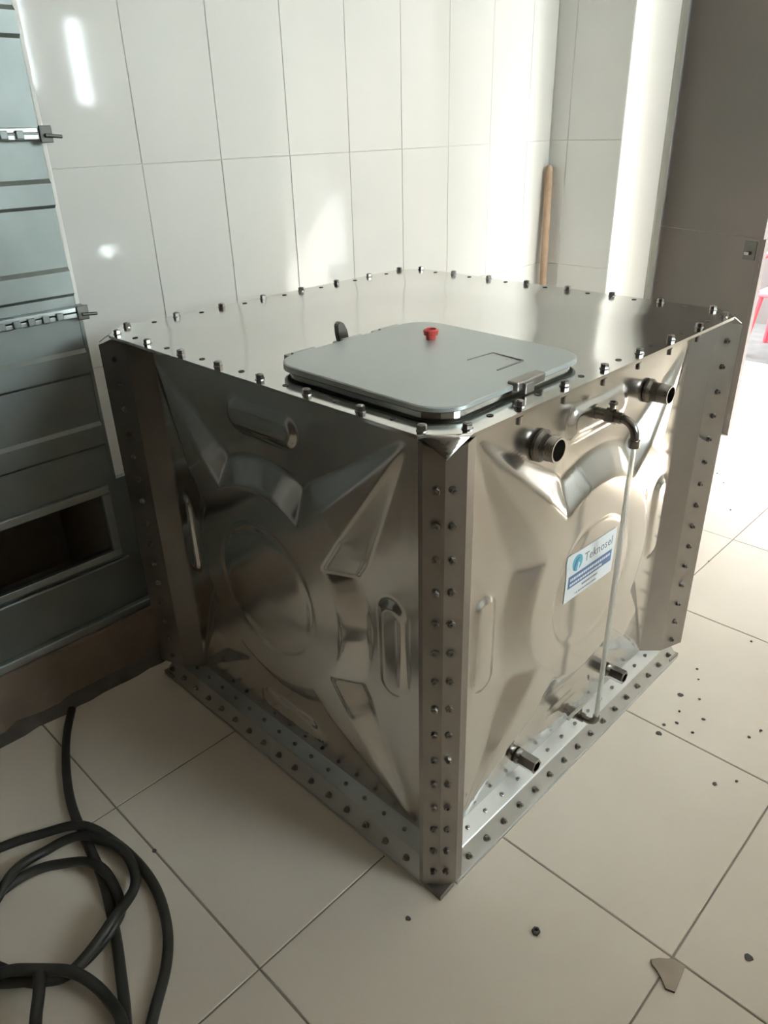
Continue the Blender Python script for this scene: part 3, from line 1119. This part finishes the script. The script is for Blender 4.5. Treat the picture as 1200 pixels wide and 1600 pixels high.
# frame round the opening
OX0, OX1, OZ0, OZ1 = -0.85, -0.030, 0.425, 0.615
bm = bmesh.new()
box(bm, DX0, OX0, DYF, DYF + 0.02, 0.225, 0.640)
box(bm, OX1, 0.20, DYF, DYF + 0.02, 0.225, 0.640)
box(bm, OX0, OX1, DYF, DYF + 0.02, OZ1, 0.640)
box(bm, OX0, OX1, DYF, DYF + 0.02, 0.225, OZ0)
box(bm, DX1 - 0.004, DX1, DYF + 0.02, DYB, 0.225, 0.640)
box(bm, DX0, DX0 + 0.004, DYF + 0.02, DYB, 0.225, 0.640)
dpart('opening_panel', bm, M['galv'])
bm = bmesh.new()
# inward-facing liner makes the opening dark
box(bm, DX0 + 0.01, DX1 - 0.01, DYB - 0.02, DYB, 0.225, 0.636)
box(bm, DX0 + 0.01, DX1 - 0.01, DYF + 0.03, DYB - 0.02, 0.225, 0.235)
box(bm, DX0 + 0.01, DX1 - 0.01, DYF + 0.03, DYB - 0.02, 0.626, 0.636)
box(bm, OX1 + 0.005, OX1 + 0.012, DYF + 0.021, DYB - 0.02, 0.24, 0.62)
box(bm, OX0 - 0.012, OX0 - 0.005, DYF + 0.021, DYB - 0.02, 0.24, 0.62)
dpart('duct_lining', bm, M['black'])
bm = bmesh.new()
for (x0, x1, z0, z1) in ((OX0 - 0.02, OX1 + 0.020, OZ1 - 0.004, OZ1 + 0.020), (OX0 - 0.02, OX1 + 0.020, OZ0 - 0.018, OZ0 + 0.004),
                         (OX0 - 0.02, OX0 + 0.004, OZ0 + 0.004, OZ1 - 0.004), (OX1 - 0.004, OX1 + 0.020, OZ0 + 0.004, OZ1 - 0.004)):
    box(bm, x0, x1, DYF - 0.016, DYF - 0.0005, z0, z1, 0.002)
dpart('opening_flange', bm, M['galv_bright'])
bm = bmesh.new()
box(bm, DX0, 0.20, DYF - 0.020, DYF + 0.03, 0.197, 0.224, 0.003)
box(bm, DX0, DX1, DYF - 0.012, DYF - 0.001, 0.385, 0.392, 0.002)
dpart('base_channel', bm, M['galv_bright'])
# flange joints: two angle frames back to back, bolts, corner piece with its rod
for zf in FL:
    for s in (-1, 1):
        bm = bmesh.new()
        za, zb = (zf - 0.013, zf - 0.001) if s < 0 else (zf + 0.001, zf + 0.013)
        box(bm, DX0 - 0.01, DX1 + 0.004, DYF - 0.028, DYF - 0.001, za, zb, 0.002)
        box(bm, DX1 + 0.0005, DX1 + 0.018, DYF - 0.028, DYB, za, zb, 0.002)
        dpart('joint_flange', bm, M['galv_bright'])
    bm = bmesh.new()
    x = DX1 - 0.06
    bdir = -1
    while x > DX0 + 0.02:
        box(bm, x - 0.009, x + 0.009, DYF - 0.036, DYF - 0.0285, zf - 0.011, zf + 0.007, 0.002)
        x -= 0.036
    dpart('joint_cleat', bm, M['galv'])
    bm = bmesh.new()
    box(bm, DX1 - 0.014, DX1 + 0.016, DYF - 0.034, DYF - 0.0285, zf - 0.020, zf + 0.016, 0.002)
    tube(bm, [(DX1 - 0.005, DYF - 0.040, zf - 0.004), (DX1 + 0.034, DYF - 0.040, zf - 0.008)], 0.004, 10)
    dpart('joint_bolt', bm, M['dark_metal'])
# pale folded seam along the right edge of the duct
for (z0, z1) in ((1.5485, 2.70), (1.1385, 1.5215), (0.60, 1.1115)):
    bm = bmesh.new()
    box(bm, DX1 + 0.0003, DX1 + 0.013, DYF + 0.001, DYF + 0.018, z0, z1, 0.003)
    dpart('edge_seam', bm, M['paint'] if z0 > 1.1 else M['galv'])

# ------------------------------------------------------------------ hose on the floor
RH = 0.0115
hose_ctrl = [
    (-0.283, 1.196), (-0.344, 1.101), (-0.399, 0.986), (-0.441, 0.872), (-0.464, 0.767), (-0.480, 0.664), (-0.495, 0.587),
    (-0.517, 0.514), (-0.544, 0.436), (-0.577, 0.354), (-0.613, 0.269), (-0.660, 0.190),
    (-0.76, 0.16), (-0.88, 0.28), (-0.92, 0.48), (-0.84, 0.66), (-0.745, 0.72),
    (-0.671, 0.734), (-0.619, 0.738), (-0.560, 0.719), (-0.508, 0.664), (-0.486, 0.602), (-0.489, 0.534), (-0.507, 0.481),
    (-0.542, 0.451), (-0.603, 0.439), (-0.666, 0.452), (-0.710, 0.486), (-0.739, 0.559),
    (-0.800, 0.680), (-0.790, 0.820), (-0.710, 0.868),
    (-0.624, 0.857), (-0.544, 0.825), (-0.473, 0.768), (-0.433, 0.698), (-0.416, 0.591), (-0.422, 0.481), (-0.454, 0.382),
    (-0.500, 0.311), (-0.559, 0.254), (-0.620, 0.195), (-0.74, 0.10), (-0.90, 0.16), (-0.99, 0.38), (-0.93, 0.58), (-0.80, 0.655),
    (-0.689, 0.707), (-0.621, 0.752), (-0.555, 0.765), (-0.500, 0.746), (-0.457, 0.700), (-0.430, 0.632), (-0.432, 0.563),
    (-0.457, 0.506), (-0.498, 0.472), (-0.545, 0.447), (-0.592, 0.433), (-0.656, 0.429), (-0.710, 0.472), (-0.790, 0.560),
    (-0.86, 0.63), (-0.90, 0.58), (-0.84, 0.535),
    (-0.751, 0.528), (-0.697, 0.471), (-0.647, 0.420), (-0.624, 0.370), (-0.616, 0.320), (-0.621, 0.260), (-0.66, 0.185),
    (-0.73, 0.16), (-0.775, 0.22), (-0.765, 0.30), (-0.739, 0.368), (-0.709, 0.413), (-0.693, 0.444)]
hp = smooth_path([(x, y, 0) for x, y in hose_ctrl], 8)
for it in range(6):
    hp = [hp[0]] + [(hp[i - 1] + hp[i] * 2 + hp[i + 1]) / 4 for i in range(1, len(hp) - 1)] + [hp[-1]]
# lay the hose down strand by strand: a later strand climbs over what already lies there
zs = []
for i, p in enumerate(hp):
    z = RH
    for j in range(0, i - 14):
        d = (hp[j] - p).length
        if d < RH * 2.0:
            z = max(z, zs[j] + math.sqrt(max(0.0, (2 * RH) ** 2 - d * d)))
    zs.append(z)
n = len(zs)              # the hose bends gently: it cannot drop faster than about one in four
for i in range(1, n):
    zs[i] = max(zs[i], zs[i - 1] - 0.25 * (hp[i] - hp[i - 1]).length)
for i in range(n - 2, -1, -1):
    zs[i] = max(zs[i], zs[i + 1] - 0.25 * (hp[i] - hp[i + 1]).length)
for it in range(4):
    zs = [(zs[max(i - 1, 0)] + zs[i] * 2 + zs[min(i + 1, n - 1)]) / 4 for i in range(n)]
bm = bmesh.new()
tube(bm, [(p.x, p.y, max(z, RH)) for p, z in zip(hp, zs)], RH, 10)
hose = mesh_obj('rubber_hose', bm, M['hose'], None, True, 60)
tag(hose, 'black rubber hose lying in loose coils on the dark left floor', 'hose')

# ------------------------------------------------------------------ wooden pole in the far corner
bm = bmesh.new()
p0, p1 = Vector((2.765, 1.625, 0.001)), Vector((2.800, 1.668, 1.325))
d = (p1 - p0)
tube(bm, [p0, p0 + d * 0.02, p0 + d * 0.5, p0 + d * 0.975, p0 + d * 0.992, p1], 0.018, 16, rads=[0.017, 0.019, 0.0195, 0.020, 0.017, 0.010])
pole = mesh_obj('wooden_pole', bm, M['wood'], None, True)
tag(pole, 'long brown wooden pole leaning upright in the white tiled corner', 'pole')

# ------------------------------------------------------------------ red chair in the yard
CHX, CHY = 4.95, 0.97
chair = thing('plastic_chair', 'red plastic chair standing outside beyond the dark door', 'chair', (CHX, CHY, 0))
def cpart(name, bm, smooth=True):
    return mesh_obj(name, bm, M['chair_red'], chair, smooth)
bm = bmesh.new()
box(bm, CHX - 0.22, CHX + 0.22, CHY - 0.22, CHY + 0.22, 0.41, 0.445, 0.012)
cpart('seat', bm)
bm = bmesh.new()
n = 10
fr, bk = [], []
for i in range(n + 1):
    t = -1 + 2 * i / n
    y = CHY + 0.21 * t
    col_f, col_b = [], []
    for k in range(7):
        s = k / 6
        z = 0.44 + (0.44 - 0.07 * t * t) * s
        x = CHX + 0.20 + 0.07 * s - 0.06 * t * t
        col_f.append(bm.verts.new((x - 0.012, y, z)))
        col_b.append(bm.verts.new((x + 0.012, y, z)))
    fr.append(col_f); bk.append(col_b)
for i in range(n):
    for k in range(6):
        bm.faces.new((fr[i][k], fr[i][k + 1], fr[i + 1][k + 1], fr[i + 1][k]))
        bm.faces.new((bk[i][k], bk[i + 1][k], bk[i + 1][k + 1], bk[i][k + 1]))
for i in range(n):
    bm.faces.new((fr[i][0], fr[i + 1][0], bk[i + 1][0], bk[i][0]))
    bm.faces.new((fr[i][6], bk[i][6], bk[i + 1][6], fr[i + 1][6]))
for i in (0, n):
    for k in range(6):
        bm.faces.new((fr[i][k], bk[i][k], bk[i][k + 1], fr[i][k + 1]))
bmesh.ops.recalc_face_normals(bm, faces=bm.faces)
cpart('backrest', bm)
for sx in (-1, 1):
    for sy in (-1, 1):
        bm = bmesh.new()
        tube(bm, [(CHX + sx * 0.23, CHY + sy * 0.23, -0.003), (CHX + sx * 0.19, CHY + sy * 0.19, 0.415)], 0.022, 10, rads=[0.018, 0.026])
        cpart('leg', bm)
for sy in (-1, 1):
    bm = bmesh.new()
    tube(bm, smooth_path([(CHX - 0.20, CHY + sy * 0.215, 0.43), (CHX - 0.21, CHY + sy * 0.235, 0.62), (CHX - 0.10, CHY + sy * 0.24, 0.665), (CHX + 0.17, CHY + sy * 0.215, 0.66)], 6), 0.020, 10)
    cpart('armrest', bm)

# ------------------------------------------------------------------ scraps on the floor
shard_poly = [(0.194, -0.397), (0.209, -0.409), (0.226, -0.431), (0.229, -0.454), (0.198, -0.458), (0.166, -0.462), (0.160, -0.446), (0.172, -0.432), (0.181, -0.418), (0.186, -0.404)]
bm = bmesh.new()
prism(bm, list(reversed(shard_poly)), 0.0005, 0.006, 0, 1)
shard = mesh_obj('tile_shard', bm, [M['chip'], M['chip_edge']])
tag(shard, 'broken brown scrap of tile lying where floor joints cross, bottom right', 'shard')

def crumb_mesh(seed, s, flat):
    r = random.Random(seed)
    bm = bmesh.new()
    bmesh.ops.create_icosphere(bm, subdivisions=1, radius=s)
    for v in bm.verts:
        v.co *= r.uniform(0.72, 1.15)
        v.co.z *= flat
    zmin = min(v.co.z for v in bm.verts)
    for v in bm.verts:
        v.co.z += -zmin + 0.0003
    me = bpy.data.meshes.new('grit_crumb')
    bm.normal_update()
    bm.to_mesh(me)
    bm.free()
    me.materials.append(M['grit'])
    return me
cm = [crumb_mesh(11, 0.0048, 0.6), crumb_mesh(12, 0.0040, 0.5), crumb_mesh(13, 0.007, 0.2), crumb_mesh(14, 0.010, 0.12)]
def crumb(x, y, k, label, group=None):
    o = bpy.data.objects.new('grit_crumb', cm[k])
    COL.objects.link(o)
    o.location = (x, y, 0)
    o.rotation_euler = (0, 0, random.random() * 6)
    tag(o, label, 'debris', group)
far_l = 'tiny dark crumb of grit on pale tiles near the right corner of the tank'
for (x, y, k) in ((0.781, -0.338, 0), (0.961, -0.301, 0), (1.008, -0.315, 0), (0.872, -0.18, 0), (1.146, -0.071, 0), (1.102, -0.095, 1),
                  (1.018, -0.136, 1), (1.399, -0.14, 0), (0.807, -0.112, 3), (0.849, -0.107, 2), (0.999, -0.086, 3), (0.945, -0.179, 2),
                  (0.735, -0.301, 2), (0.880, -0.13, 2), (0.93, -0.115, 1)):
    crumb(x, y, k, far_l, 'grit beside the tank')
door_l = 'tiny dark speck of grit on the floor between tank and sunlit doorway'
for (x, y, k) in ((2.616, 0.484, 0), (2.53, 0.418, 0), (2.279, 0.284, 0), (1.798, 0.173, 1)):
    crumb(x, y, k, door_l, 'grit near the doorway')
crumb(0.336, -0.539, 3, 'flat grey flake on the tile right of the broken brown shard')
crumb(-0.078, 0.025, 2, 'small dark flake on the floor left of the near tank corner')
crumb(-0.369, 0.585, 2, 'small dark lump sitting in the floor joint beside the hose coils')
# a lost nut in front of the tank
bm = bmesh.new()
I4 = Matrix.Identity(4)
lathe(bm, [(0.0045, 0), (0.0085, 0), (0.009, 0.001), (0.009, 0.007), (0.0085, 0.008), (0.0045, 0.008), (0.0045, 0)], I4, 6)
nut = mesh_obj('steel_nut', bm, M['grit'])
nut.location = (0.085, -0.193, 0.0003)
nut.matrix_basis = Matrix.Translation((0.085, -0.193, 0.0003))
tag(nut, 'dark loose hexagon nut on the tile in front of the tank', 'nut')
